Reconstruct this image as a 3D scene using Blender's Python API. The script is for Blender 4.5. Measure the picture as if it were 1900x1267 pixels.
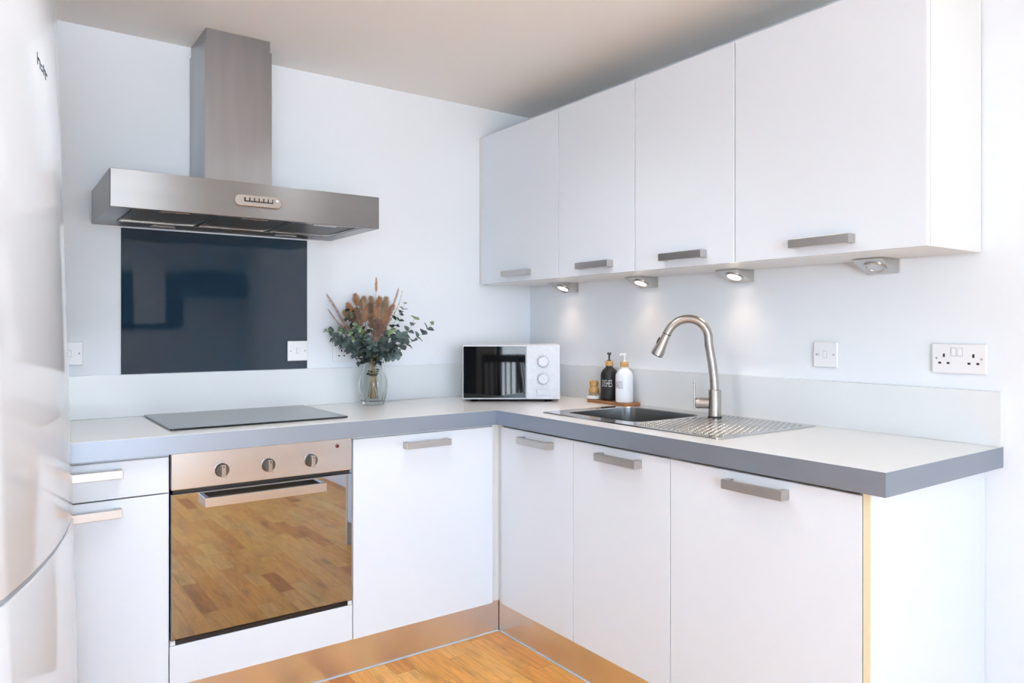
import bpy, bmesh, math, random
from mathutils import Vector, Matrix
random.seed(7)
for o in list(bpy.data.objects): bpy.data.objects.remove(o, do_unlink=True)
S = bpy.context.scene
COL = S.collection
PI = math.pi

# ------------------------------------------------------------------ camera
YAW = .6212
cam_d = bpy.data.cameras.new('camera'); cam = bpy.data.objects.new('camera', cam_d); COL.objects.link(cam)
cam.location = (-2.2877, -3.037, 1.238)
cam.rotation_euler = (PI/2, 0, -YAW)
cam_d.sensor_width = 36; cam_d.lens = 1365.88/1900*36
cam_d.shift_y = (608.26-633.5)/1900
cam_d.clip_start = .02
S.camera = cam

# ------------------------------------------------------------------ world, daylight, exposure
W = bpy.data.worlds.new('sky'); S.world = W; W.use_nodes = True
wn = W.node_tree; wn.nodes.clear()
wo = wn.nodes.new('ShaderNodeOutputWorld'); wb = wn.nodes.new('ShaderNodeBackground')
wg = wn.nodes.new('ShaderNodeTexCoord'); wsx = wn.nodes.new('ShaderNodeSeparateXYZ'); wr = wn.nodes.new('ShaderNodeValToRGB')
wma = wn.nodes.new('ShaderNodeMapRange'); wma.inputs['From Min'].default_value = -1; wma.inputs['From Max'].default_value = 1
wn.links.new(wg.outputs['Generated'], wsx.inputs[0]); wn.links.new(wsx.outputs['Z'], wma.inputs['Value'])
wn.links.new(wma.outputs[0], wr.inputs[0])
cr = wr.color_ramp; cr.elements[0].position = .44; cr.elements[0].color = (.92, .95, 1, 1)
cr.elements[1].position = .53; cr.elements[1].color = (.63, .805, 1, 1)
e = cr.elements.new(1.0); e.color = (.52, .74, 1, 1)
wn.links.new(wr.outputs[0], wb.inputs[0]); wb.inputs[1].default_value = 9.0
wn.links.new(wb.outputs[0], wo.inputs[0])
S.view_settings.view_transform = 'Standard'; S.view_settings.look = 'None'
S.view_settings.exposure = .39; S.view_settings.gamma = 1; S.view_settings.use_curve_mapping = False

# room extents: the kitchen corner is at the origin, room towards -x and -y
RX0, RY0, CZ = -4.4, -5.2, 2.321
WIN = [('y', RY0, -4.10, -1.25, .30, 2.24)]   # far wall window
def portal(loc, rot, sx, sy):
    l = bpy.data.lights.new('daylight_portal', 'AREA'); l.shape = 'RECTANGLE'; l.size = sx; l.size_y = sy
    l.cycles.is_portal = True
    o = bpy.data.objects.new('daylight_portal', l); COL.objects.link(o); o.location = loc; o.rotation_euler = rot
portal((-2.675, RY0-.13, 1.27), (-PI/2, 0, PI), 2.85, 1.94)

# ------------------------------------------------------------------ materials
M = {}
def mat(name, col, rough=.5, metal=0., spec=.5, coat=0., trans=0., ior=1.45, emit=None, estr=0., bump=None, var=None, aniso=0., sheen=0.):
    m = bpy.data.materials.new(name); m.use_nodes = True; nt = m.node_tree; b = nt.nodes['Principled BSDF']
    b.inputs['Base Color'].default_value = (*col, 1); b.inputs['Roughness'].default_value = rough
    b.inputs['Metallic'].default_value = metal; b.inputs['Specular IOR Level'].default_value = spec
    b.inputs['Coat Weight'].default_value = coat; b.inputs['Coat Roughness'].default_value = .04
    b.inputs['Transmission Weight'].default_value = trans; b.inputs['IOR'].default_value = ior
    if aniso: b.inputs['Anisotropic'].default_value = aniso; b.inputs['Anisotropic Rotation'].default_value = .25
    if sheen: b.inputs['Sheen Weight'].default_value = sheen
    if emit: b.inputs['Emission Color'].default_value = (*emit, 1); b.inputs['Emission Strength'].default_value = estr
    tc = None
    def noise(scale, sc3, detail=3):
        nonlocal tc
        if tc is None: tc = nt.nodes.new('ShaderNodeTexCoord')
        mp = nt.nodes.new('ShaderNodeMapping'); mp.inputs['Scale'].default_value = sc3
        nt.links.new(tc.outputs['Object'], mp.inputs[0])
        n = nt.nodes.new('ShaderNodeTexNoise'); n.inputs['Scale'].default_value = scale; n.inputs['Detail'].default_value = detail
        nt.links.new(mp.outputs[0], n.inputs['Vector']); return n
    if bump:
        n = noise(bump[0], bump[1]); bp_ = nt.nodes.new('ShaderNodeBump'); bp_.inputs['Strength'].default_value = bump[2]
        bp_.inputs['Distance'].default_value = .002
        nt.links.new(n.outputs[0], bp_.inputs['Height']); nt.links.new(bp_.outputs[0], b.inputs['Normal'])
    if var:   # (scale, scale3, second colour)
        n = noise(var[0], var[1], 4); mx = nt.nodes.new('ShaderNodeMix'); mx.data_type = 'RGBA'
        r = nt.nodes.new('ShaderNodeMapRange'); r.inputs['From Min'].default_value = .3; r.inputs['From Max'].default_value = .7
        nt.links.new(n.outputs[0], r.inputs[0]); nt.links.new(r.outputs[0], mx.inputs['Factor'])
        mx.inputs[6].default_value = (*col, 1); mx.inputs[7].default_value = (*var[2], 1)
        nt.links.new(mx.outputs[2], b.inputs['Base Color'])
    M[name] = m; return m
mat('wall', (.805, .835, .875), .85, bump=(60, (1, 1, 1), .06), var=(1.5, (1, 1, 1), (.795, .825, .865)))
mat('ceiling', (.92, .89, .865), .9, bump=(80, (1, 1, 1), .05))
mat('door_white', (.755, .795, .855), .24, var=(1.2, (1, 1, 1), (.745, .785, .847)))
mat('carcass', (.745, .745, .735), .4)
mat('cream_edge', (.80, .70, .48), .5)
mat('worktop', (.87, .855, .83), .22, var=(2.5, (1, 1, 1), (.855, .84, .815)))
mat('edging', (.33, .37, .43), .42, metal=.85, bump=(400, (1, 1, 1), .03))
mat('upstand', (.745, .765, .775), .2)
mat('steel', (.60, .59, .58), .27, metal=1, bump=(40, (1, 60, 60), .05), var=(2, (1, 8, 8), (.56, .535, .51)))
mat('steel_v', (.37, .37, .38), .33, metal=1, bump=(40, (60, 60, 1), .05), var=(2, (8, 8, 1), (.33, .33, .34)), aniso=.7)
mat('steel_hood', (.27, .27, .275), .34, metal=1, bump=(40, (1, 60, 60), .05), var=(3, (1, 1, 6), (.25, .25, .255)), aniso=.8)
mat('steel_plinth', (.82, .80, .78), .28, metal=1, var=(4, (1, 1, 1), (.70, .68, .67)))
mat('knob_dark', (.16, .155, .15), .22, metal=1)
mat('nickel', (.46, .43, .40), .26, metal=1)
mat('handle_metal', (.52, .50, .48), .34, metal=1)
mat('sink_steel', (.66, .66, .66), .17, metal=1, var=(6, (1, 1, 1), (.55, .55, .55)))
mat('filter', (.16, .165, .165), .45, metal=.8, bump=(300, (1, 1, 1), .4))
mat('dark', (.012, .012, .014), .4)
mat('black_plastic', (.015, .015, .017), .35)
mat('black_matt', (.016, .016, .02), .5)
mat('splash_glass', (.014, .034, .056), .025, spec=.6)
mat('hob_glass', (.012, .015, .018), .07, spec=.6)
mat('oven_glass', (.38, .43, .50), .025, metal=1)
mat('mw_glass', (.004, .005, .006), .03, spec=.6)
mat('fridge', (.74, .765, .80), .09)
mat('fridge_trim', (.45, .47, .5), .3, metal=.3)
mat('plastic_white', (.83, .83, .85), .3)
mat('mw_white', (.68, .68, .73), .35, var=(60, (1, 1, 1), (.62, .62, .67)))
mat('print_grey', (.40, .40, .43), .6)
mat('seal', (.55, .57, .60), .4)
mat('wood_tray', (.42, .19, .08), .45, var=(14, (6, 1, 6), (.30, .12, .05)))
mat('bamboo', (.62, .36, .14), .45, var=(25, (1, 1, 8), (.50, .27, .10)))
mat('ceramic_white', (.84, .84, .86), .25)
mat('bottle_black', (.014, .014, .017), .42)
mat('bottle_white', (.82, .83, .88), .4)
mat('text_white', (.85, .85, .85), .6)
mat('text_dark', (.05, .06, .08), .6)
mat('bristle', (.72, .60, .40), .8)
mat('lamp_on', (1, .9, .8), .4, emit=(1, .82, .66), estr=9)
mat('added_bulb', (1, 1, 1), .4, emit=(1, .97, .92), estr=6)  # glowing face of the added ceiling downlights
mat('lamp_off', (.62, .64, .66), .15, metal=.5)
mat('red_lens', (.16, .012, .01), .2)
mat('leaf', (.05, .09, .085), .45, var=(2.2, (1, 1, 1), (.13, .185, .175)))
mat('leaf_dark', (.020, .040, .030), .55, var=(2, (1, 1, 1), (.04, .065, .05)))
mat('leaf_pale', (.36, .44, .27), .55, var=(2, (1, 1, 1), (.22, .32, .18)))
mat('stem', (.30, .24, .13), .7)
mat('straw', (.62, .44, .24), .7, var=(60, (1, 1, 1), (.38, .24, .12)))
mat('straw_pale', (.78, .62, .42), .7, var=(60, (1, 1, 1), (.60, .44, .27)))
mat('fluff_orange', (.58, .30, .15), .9, sheen=.3, var=(50, (1, 1, 1), (.44, .21, .10)))
mat('fluff_tan', (.50, .36, .20), .9, sheen=.3, var=(50, (1, 1, 1), (.36, .25, .13)))
mat('fluff_brown', (.33, .18, .12), .9, sheen=.3, var=(50, (1, 1, 1), (.20, .11, .08)))
mat('fluff_mauve', (.44, .27, .22), .9, sheen=.3, var=(50, (1, 1, 1), (.30, .17, .14)))
mat('glass', (.93, .97, .96), .0, trans=1, ior=1.45)
mat('pane', (.98, 1, 1), .0, trans=1, ior=1.02)
mat('chair', (.03, .03, .034), .45)
mat('curtain', (.035, .037, .042), .9)
mat('blind', (.55, .60, .62), .7)
mat('bright_patch', (.86, .90, .95), .5)  # pale tone imitates the brightness of an opening on the far wall
mat('picture_dark', (.02, .03, .045), .35)
mat('joint', (.20, .10, .04), .8)

def wood_mat():
    m = bpy.data.materials.new('oak_floor'); m.use_nodes = True; nt = m.node_tree; b = nt.nodes['Principled BSDF']
    L = nt.links.new; N = nt.nodes.new
    oi = N('ShaderNodeObjectInfo'); tc = N('ShaderNodeTexCoord'); at = N('ShaderNodeAttribute'); at.attribute_name = 'tone'
    geo = N('ShaderNodeNewGeometry')
    add = N('ShaderNodeMath'); add.operation = 'ADD'
    L(oi.outputs['Random'], add.inputs[0]); L(at.outputs['Fac'], add.inputs[1])
    fr = N('ShaderNodeMath'); fr.operation = 'FRACT'; L(add.outputs[0], fr.inputs[0])
    ramp = N('ShaderNodeValToRGB'); L(fr.outputs[0], ramp.inputs[0])
    cols = [(0, (.84, .37, .07)), (.25, (.92, .455, .11)), (.5, (.80, .33, .055)), (.7, (.96, .52, .15)), (.88, (.74, .29, .05)), (1, (.50, .165, .03))]
    r = ramp.color_ramp; r.elements[0].position = 0; r.elements[0].color = (*cols[0][1], 1); r.elements[1].position = 1; r.elements[1].color = (*cols[-1][1], 1)
    for p, c in cols[1:-1]: r.elements.new(p).color = (*c, 1)
    mp = N('ShaderNodeMapping'); mp.inputs['Scale'].default_value = (1, .09, 1); L(geo.outputs['Position'], mp.inputs[0])
    off = N('ShaderNodeVectorMath'); off.operation = 'ADD'; L(mp.outputs[0], off.inputs[0])
    cmb = N('ShaderNodeCombineXYZ'); mul = N('ShaderNodeMath'); mul.operation = 'MULTIPLY'; mul.inputs[1].default_value = 37
    L(fr.outputs[0], mul.inputs[0]); L(mul.outputs[0], cmb.inputs[2]); L(cmb.outputs[0], off.inputs[1])
    n1 = N('ShaderNodeTexNoise'); n1.inputs['Scale'].default_value = 55; n1.inputs['Detail'].default_value = 5; n1.inputs['Distortion'].default_value = 1.2; L(off.outputs[0], n1.inputs['Vector'])
    mr = N('ShaderNodeMapRange'); mr.inputs['From Min'].default_value = .3; mr.inputs['From Max'].default_value = .75; mr.inputs['To Min'].default_value = 1.12; mr.inputs['To Max'].default_value = .72
    L(n1.outputs[0], mr.inputs[0])
    n2 = N('ShaderNodeTexNoise'); n2.inputs['Scale'].default_value = 9; n2.inputs['Detail'].default_value = 3; mp2 = N('ShaderNodeMapping'); mp2.inputs['Scale'].default_value = (1.6, .45, 1); L(geo.outputs['Position'], mp2.inputs[0]); ad2 = N('ShaderNodeVectorMath'); ad2.operation = 'ADD'; L(mp2.outputs[0], ad2.inputs[0]); L(cmb.outputs[0], ad2.inputs[1]); L(ad2.outputs[0], n2.inputs['Vector'])
    mr2 = N('ShaderNodeMapRange'); mr2.inputs['From Min'].default_value = .52; mr2.inputs['From Max'].default_value = .8; mr2.inputs['To Min'].default_value = 1.0; mr2.inputs['To Max'].default_value = .55; L(n2.outputs[0], mr2.inputs[0])
    mm = N('ShaderNodeMath'); mm.operation = 'MULTIPLY'; L(mr.outputs[0], mm.inputs[0]); L(mr2.outputs[0], mm.inputs[1]); mr = mm
    mx = N('ShaderNodeVectorMath'); mx.operation = 'SCALE'; L(ramp.outputs[0], mx.inputs[0]); L(mr.outputs[0], mx.inputs['Scale'])
    L(mx.outputs[0], b.inputs['Base Color']); b.inputs['Roughness'].default_value = .36; b.inputs['Specular IOR Level'].default_value = .35
    M['oak'] = m
wood_mat()

# ------------------------------------------------------------------ mesh helpers
class B:
    def __init__(s): s.bm = bmesh.new()
    def box(s, x0, x1, y0, y1, z0, z1, bev=0., seg=2):
        t = bmesh.new(); bmesh.ops.create_cube(t, size=1)
        for v in t.verts: v.co = Vector(((x0+x1)/2+v.co.x*(x1-x0), (y0+y1)/2+v.co.y*(y1-y0), (z0+z1)/2+v.co.z*(z1-z0)))
        if bev: bmesh.ops.bevel(t, geom=list(t.edges), offset=bev, segments=seg, profile=.5, affect='EDGES')
        s.merge(t); return s
    def merge(s, t, mtx=None):
        if mtx: t.transform(mtx)
        me = bpy.data.meshes.new('tmp'); t.to_mesh(me); t.free(); s.bm.from_mesh(me); bpy.data.meshes.remove(me)
    def lathe(s, prof, c=(0, 0, 0), seg=32, axis='z', close=False):
        # prof: list of (r, h)
        rings = []; c = Vector(c)
        for r, h in prof:
            ring = []
            for k in range(seg):
                a = 2*PI*k/seg
                p = (r*math.cos(a), r*math.sin(a), h)
                if axis == 'y': p = (p[0], p[2], p[1])
                if axis == 'x': p = (p[2], p[0], p[1])
                ring.append(s.bm.verts.new(c+Vector(p)))
            rings.append(ring)
        for a, b in zip(rings, rings[1:]):
            for k in range(seg): s.bm.faces.new((a[k], a[(k+1) % seg], b[(k+1) % seg], b[k])).smooth = True
        if not close:
            s.bm.faces.new(rings[0]); s.bm.faces.new(rings[-1])
        else:
            a, b = rings[-1], rings[0]
            for k in range(seg): s.bm.faces.new((a[k], a[(k+1) % seg], b[(k+1) % seg], b[k])).smooth = True
        return s
    def tube(s, pts, rad, seg=12, cap=True):
        pts = [Vector(p) for p in pts]; n = len(pts)
        rad = rad if isinstance(rad, (list, tuple)) else [rad]*n
        rings = []; ref = None
        for i, p in enumerate(pts):
            d = (pts[min(i+1, n-1)]-pts[max(i-1, 0)]).normalized()
            if ref is None: ref = Vector((0, 0, 1)) if abs(d.z) < .9 else Vector((1, 0, 0))
            u = d.cross(ref)
            if u.length < 1e-4: u = d.orthogonal()
            u.normalize(); w = u.cross(d).normalized(); ref = w
            rings.append([s.bm.verts.new(p+(u*math.cos(2*PI*k/seg)+w*math.sin(2*PI*k/seg))*rad[i]) for k in range(seg)])
        for a, b in zip(rings, rings[1:]):
            for k in range(seg): s.bm.faces.new((a[k], a[(k+1) % seg], b[(k+1) % seg], b[k])).smooth = True
        if cap: s.bm.faces.new(rings[0]); s.bm.faces.new(rings[-1])
        return s
    def prism(s, pts, axis, a0, a1, bev=0.):
        # pts 2d polygon extruded along axis
        def P(p, a): return {'x': (a, p[0], p[1]), 'y': (p[0], a, p[1]), 'z': (p[0], p[1], a)}[axis]
        t = bmesh.new()
        A = [t.verts.new(P(p, a0)) for p in pts]; C = [t.verts.new(P(p, a1)) for p in pts]; n = len(pts)
        t.faces.new(A); t.faces.new(C)
        for k in range(n): t.faces.new((A[k], A[(k+1) % n], C[(k+1) % n], C[k])).smooth = n > 12
        bmesh.ops.recalc_face_normals(t, faces=list(t.faces))
        if bev: bmesh.ops.bevel(t, geom=list(t.edges), offset=bev, segments=2, profile=.5, affect='EDGES')
        s.merge(t); return s
    def face(s, pts): s.bm.faces.new([s.bm.verts.new(p) for p in pts]); return s

def stadium(x0, x1, z0, z1, n=8):
    r = (z1-z0)/2; c = (z0+z1)/2; o = []
    for k in range(n+1): a = -PI/2+PI*k/n; o.append((x1-r+r*math.cos(a), c+r*math.sin(a)))
    for k in range(n+1): a = PI/2+PI*k/n; o.append((x0+r+r*math.cos(a), c+r*math.sin(a)))
    return o
def rrect(x0, x1, y0, y1, r, n=5):
    o = []
    for cx, cy, a0 in ((x1-r, y0+r, -PI/2), (x1-r, y1-r, 0), (x0+r, y1-r, PI/2), (x0+r, y0+r, PI)):
        for k in range(n+1): a = a0+PI/2*k/n; o.append((cx+r*math.cos(a), cy+r*math.sin(a)))
    return o
def finish(bm, name, smooth=40):
    bmesh.ops.recalc_face_normals(bm, faces=list(bm.faces))
    me = bpy.data.meshes.new(name); bm.to_mesh(me); bm.free()
    if smooth:
        if smooth == 60 or smooth == 35:
            for p in me.polygons: p.use_smooth = True
        flags = [p.use_smooth for p in me.polygons]
        me.set_sharp_from_angle(angle=math.radians(smooth))
        me.polygons.foreach_set('use_smooth', flags)
    return me
def obj(name, b, m, parent=None, world=True, smooth=40):
    """links ONE mesh object; verts are in world coordinates unless world=False (then in the root's own)"""
    me = b if isinstance(b, bpy.types.Mesh) else finish(b.bm, name, smooth)
    if m: 
        me.materials.clear(); me.materials.append(M[m])
    o = bpy.data.objects.new(name, me); COL.objects.link(o)
    if parent is not None:
        o.parent = parent
        if world: me.transform(wmat(parent).inverted())
    return o
def wmat(o):
    m = o.matrix_basis.copy(); p = o.parent
    while p: m = p.matrix_basis @ m; p = p.parent
    return m
def thing(name, label, cat, loc=(0, 0, 0), rotz=0, group=None):
    o = bpy.data.objects.new(name, None); COL.objects.link(o); o.empty_display_size = .05
    o.location = loc; o.rotation_euler = (0, 0, rotz); tag(o, label, cat, group); return o
def tag(o, label, cat, group=None):
    o['label'] = label; o['category'] = cat
    if group: o['group'] = group
    return o
def struct(name, b, m, label=None, parent=None):
    o = obj(name, b, m, parent)
    if parent is None:
        o['kind'] = 'structure'
        if label: o['label'] = label
    return o

# ------------------------------------------------------------------ the room
T = .12
def wall_with_hole(axis, val, a0, a1, z0, z1, hole, outward):
    b = B(); h0, h1, hz0, hz1 = hole
    lo, hi = sorted((val, val+outward*T))
    def bx(p0, p1, q0, q1):
        if axis == 'y': b.box(p0, p1, lo, hi, q0, q1)
        else: b.box(lo, hi, p0, p1, q0, q1)
    bx(a0, h0, z0, z1); bx(h1, a1, z0, z1); bx(h0, h1, z0, hz0); bx(h0, h1, hz1, z1); return b
struct('wall_back', B().box(-2.95, T, 0, T, 0, CZ), 'wall', 'white painted wall behind hob and hood')
struct('wall_right', B().box(0, T, RY0, 0, 0, CZ), 'wall', 'white painted wall behind sink and wall cabinets')
struct('wall_left', B().box(-2.95-T, -2.95, -1.8, T, 0, CZ).box(RX0, -2.95-T, -1.8, -1.8+T, 0, CZ), 'wall', 'white partition wall behind the fridge')
struct('wall_front', wall_with_hole('y', RY0, RX0-T, T, 0, CZ, WIN[0][2:], -1), 'wall', 'white wall with a window opposite the hob')
struct('wall_side', B().box(RX0-T, RX0, RY0, -1.8+T, 0, CZ), 'wall', 'white side wall beyond the fridge')
struct('ceiling', B().box(RX0-T, T, RY0-T, T, CZ, CZ+.1), 'ceiling', 'beige white painted ceiling')
struct('baseboard_right', B().box(-.016, -.0005, RY0+.001, -2.1775, 0, .11, .004), 'plastic_white', 'white skirting board along the right wall')
struct('baseboard_front', B().box(WIN[0][3]+.01, -.02, RY0+.0005, RY0+.016, 0, .11, .004), 'plastic_white', 'white skirting board on the far wall')
def window(name, w, nx, label):
    ax, val, a0, a1, z0, z1 = w; root = B(); f = .05; v0, v1 = val-.09, val-.03
    def bx(b, p0, p1, q0, q1, d0=v0, d1=v1, bev=.004):
        if ax == 'y': b.box(p0, p1, d0, d1, q0, q1, bev)
        else: b.box(d0, d1, p0, p1, q0, q1, bev)
    bx(root, a0, a0+f, z0, z1); bx(root, a1-f, a1, z0, z1); bx(root, a0+f, a1-f, z0, z0+f); bx(root, a0+f, a1-f, z1-f, z1)
    o = struct(name, root, 'chair', label)
    st = (a1-a0-2*f)/nx
    for k in range(1, nx):
        m = B(); bx(m, a0+f+k*st-.02, a0+f+k*st+.02, z0+f, z1-f); obj('mullion', m, 'chair', o)
    for k in range(nx):
        p = B(); bx(p, a0+f+k*st+(.02 if k else 0), a0+f+(k+1)*st-(.02 if k < nx-1 else 0), z0+f, z1-f, val-.064, val-.058, 0); obj('pane', p, 'pane', o)
window('window_1', WIN[0], 3, 'dark framed window on the far wall')

# recessed ceiling downlights out of view, added to brighten worktop, left side and far wall
dl = [(-1.12, -1.15), (-1.75, -1.3), (-1.66, -2.5), (-2.75, -2.6), (-1.5, -4.65), (-2.7, -3.9), (-3.7, -3.2)]
pl = ['over the kitchen floor in front of the inner corner', 'over the floor between oven and fridge', 'over the floor in the middle of the kitchen', 'over the floor in front of the fridge', 'near the far wall panel', 'in front of the far window', 'near the side wall']
for (x, y), p, en in zip(dl, pl, (15, 18, 7, 8, 26, 14, 14)):
    r = thing('added_downlight', 'unseen recessed white ceiling downlight added '+p, 'downlight', (x, y, CZ), group='added ceiling downlights')
    obj('trim_ring', B().lathe([(.036, CZ-.0005), (.045, CZ-.0005), (.044, CZ-.004), (.037, CZ-.006)], (x, y, 0), 28, close=True), 'plastic_white', r)
    obj('added_bulb', B().lathe([(.0355, CZ-.0006), (.0355, CZ-.002), (.02, CZ-.0035)], (x, y, 0), 24), 'added_bulb', r)
    l = bpy.data.lights.new('added_downlight_beam', 'SPOT'); l.energy = en; l.color = (.95, .97, 1); l.spot_size = 2.5; l.spot_blend = .8; l.shadow_soft_size = .04
    lo = bpy.data.objects.new('added_downlight_beam', l); COL.objects.link(lo); lo.location = (0, 0, -.02); lo.parent = r

# floor: a slab and oak blocks laid in strips along y
floor = struct('floor', B().box(RX0-T, T, RY0-T, T, -.12, -.008), 'joint', 'golden oak strip flooring')
SW = .072; strips = []
x = -.012
while x > RX0:
    y = -.02-random.random()*.35
    ys = [-.0]; 
    while ys[-1] > RY0: ys.append(ys[-1]-random.choice((.22, .30, .36, .42, .5)))
    strips.append((x-SW, x, ys)); x -= SW
blocks = []
for a, b_, ys in strips:
    for y1, y0 in zip(ys, ys[1:]): blocks.append((a, b_, max(y0, RY0), y1))
def key(k):
    cx, cy = (k[0]+k[1])/2, (k[2]+k[3])/2
    vis = (-1.75 < cx < -.55) and cy < -.5
    return (0 if vis else 1, math.hypot(cx+1.1, cy+1.3))
blocks.sort(key=key)
cache = {}
for i, (a, b_, y0, y1) in enumerate(blocks[:290]):
    ln = round(y1-y0, 3)
    if ln not in cache:
        g = .00035; bb = B().box(-SW/2+g, SW/2-g, -ln/2+g, ln/2-g, -.008, 0); cache[ln] = finish(bb.bm, 'plank', 0); cache[ln].materials.append(M['oak'])
    o = bpy.data.objects.new('plank', cache[ln]); COL.objects.link(o); o.parent = floor; o.location = ((a+b_)/2, (y0+y1)/2, 0)
rest = bmesh.new(); tones = []
for (a, b_, y0, y1) in blocks[290:]:
    g = .00035; t = random.random()
    P = [(a+g, y0+g), (b_-g, y0+g), (b_-g, y1-g), (a+g, y1-g)]
    lo = [rest.verts.new((*p, -.008)) for p in P]; hi = [rest.verts.new((*p, 0)) for p in P]
    rest.faces.new(hi); tones.append(t)
    for k in range(4): rest.faces.new((lo[k], lo[(k+1) % 4], hi[(k+1) % 4], hi[k])); tones.append(t)
me = bpy.data.meshes.new('far_planks'); rest.to_mesh(me); rest.free(); me.materials.append(M['oak'])
at = me.attributes.new('tone', 'FLOAT', 'FACE')
for k, t in enumerate(tones): at.data[k].value = t
o = bpy.data.objects.new('far_planks', me); COL.objects.link(o); o.parent = floor; o['kind'] = 'stuff'

# ------------------------------------------------------------------ cabinets
FY, FX = -.5895, -.6076       # door faces of the back run and of the right run
DT = .018
ZB, ZT = .1344, .842
def carcass(axis, a0, a1, f, z0, z1, top=True):
    """open box behind the door; axis 'x': run along x with the front at y=f+DT; 'y': run along y"""
    b = B(); t = .016; fr = f+DT+.001; back = -.004
    def bx(p0, p1, q0, q1, c0, c1):
        if axis == 'x': b.box(p0, p1, q0, q1, c0, c1)
        else: b.box(q0, q1, p0, p1, c0, c1)
    e = .0006
    bx(a0+e, a0+t, fr, back, z0, z1); bx(a1-t, a1-e, fr, back, z0, z1)
    bx(a0+t, a1-t, fr, back, z0, z0+t); bx(a0+t, a1-t, back-.008, back, z0+t, z1)
    if top: bx(a0+t, a1-t, fr, back-.008, z1-t, z1)
    return b
def handle(axis, c, f, z0, z1, parent, ln=.19):
    """flat bridge handle: bar on two square feet"""
    b = B(); d0, d1 = f-.034, f-.022; h = ln/2; ft = .017
    def bx(p0, p1, q0, q1, bev):
        if axis == 'x': b.box(p0, p1, q0, q1, z0, z1, bev)
        else: b.box(q0, q1, p0, p1, z0, z1, bev)
    def pr(pts):
        if axis == 'x': b.prism(pts, 'z', z0, z1, .0012)
        else: b.prism([(q, p) for p, q in pts], 'z', z0, z1, .0012)
    e = f-.0003
    pr([(c-h, e), (c-h, d0), (c+h, d0), (c+h, e), (c+h-ft, e), (c+h-ft, d1), (c-h+ft, d1), (c-h+ft, e)])
    return obj('handle', b, 'handle_metal', parent)
def door(axis, a0, a1, f, z0, z1, parent, name='door', m='door_white'):
    b = B(); g = .0016
    if axis == 'x': b.box(a0+g, a1-g, f, f+DT, z0, z1, .0016)
    else: b.box(f, f+DT, a0+g, a1-g, z0, z1, .0016)
    return obj(name, b, m, parent)

# back run
OX = -1.829
r = thing('drawer_cabinet', 'white base cabinet with a drawer over a door, between fridge and oven', 'cabinet', (OX-.225, FY, 0))
obj('body', carcass('x', OX-.45, OX, FY, ZB, .85), 'carcass', r)
d = door('x', OX-.45, OX, FY, .7335, ZT, r, 'drawer'); handle('x', OX-.225, FY, .797, .822, d)
d = door('x', OX-.45, OX, FY, ZB, .730, r); handle('x', OX-.227, FY, .682, .707, d)
r = thing('oven_cabinet', 'white oven housing cabinet with a plain panel under the oven', 'cabinet', (OX+.3, FY, 0))
obj('body', B().box(OX+.0006, OX+.003, FY+DT+.001, -.004, ZB, .85).box(OX+.597, OX+.5994, FY+DT+.001, -.004, ZB, .85).box(OX+.003, OX+.597, FY+DT+.001, -.004, ZB, ZB+.016), 'carcass', r)
obj('lower_panel', B().box(OX+.0016, OX+.5984, FY, FY+DT, ZB, .2585, .0016), 'door_white', r)
obj('end_cap', B().box(OX+.003, OX+.018, FY+.002, FY+DT, .2595, .2735, .001), 'carcass', r)
obj('end_cap', B().box(OX+.582, OX+.597, FY+.002, FY+DT, .2595, .2735, .001), 'carcass', r)
r = thing('base_cabinet', 'white base cabinet with one wide door between oven and inner corner', 'cabinet', (OX+.9, FY, 0), group='base cabinets')
obj('body', carcass('x', OX+.6, OX+1.2, FY, ZB, .85), 'carcass', r)
d = door('x', OX+.6, OX+1.2, FY, ZB, ZT, r); handle('x', -.937, FY, .792, .816, d)
r = obj('corner_post', B().prism([(OX+1.2008, FY+.012), (FX+.012, FY+.012), (FX+.012, FY-.0195), (FX+.03, FY-.0195), (FX+.03, FY+.03), (OX+1.2008, FY+.03)], 'z', ZB+.002, .851), 'carcass')
tag(r, 'narrow white filler post in the inner corner of the base cabinets', 'filler post')
# right run
Q = [-.6115, -1.0580, -1.508, -2.1085]
r = thing('base_cabinet', 'white two-door base cabinet under the sink bowl, next to the inner corner', 'cabinet', (FX, Q[1], 0), group='base cabinets')
obj('body', carcass('y', Q[2], Q[0], FX, ZB, .85, top=False), 'carcass', r)
d = door('y', Q[1], Q[0], FX, ZB, ZT, r); handle('y', -.857, FX, .796, .822, d)
d = door('y', Q[2], Q[1], FX, ZB, ZT, r); handle('y', -1.297, FX, .796, .822, d)
r = thing('base_cabinet', 'white base cabinet with one wide door at the open end of the sink run', 'cabinet', (FX, (Q[2]+Q[3])/2, 0), group='base cabinets')
obj('body', carcass('y', Q[3], Q[2], FX, ZB, .85, top=False), 'carcass', r)
d = door('y', Q[3], Q[2], FX, ZB, ZT, r); handle('y', -1.819, FX, .796, .822, d)
r = thing('end_panel', 'white end panel with a cream front edge under the worktop end', 'panel', (-.3, -2.118, 0))
obj('panel', B().box(-.605, -.0015, -2.1275, -2.1093, .001, .8515), 'door_white', r)
obj('edge_band', B().box(-.6085, -.6052, -2.1275, -2.1093, .001, .8515, .0008), 'cream_edge', r)
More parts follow.
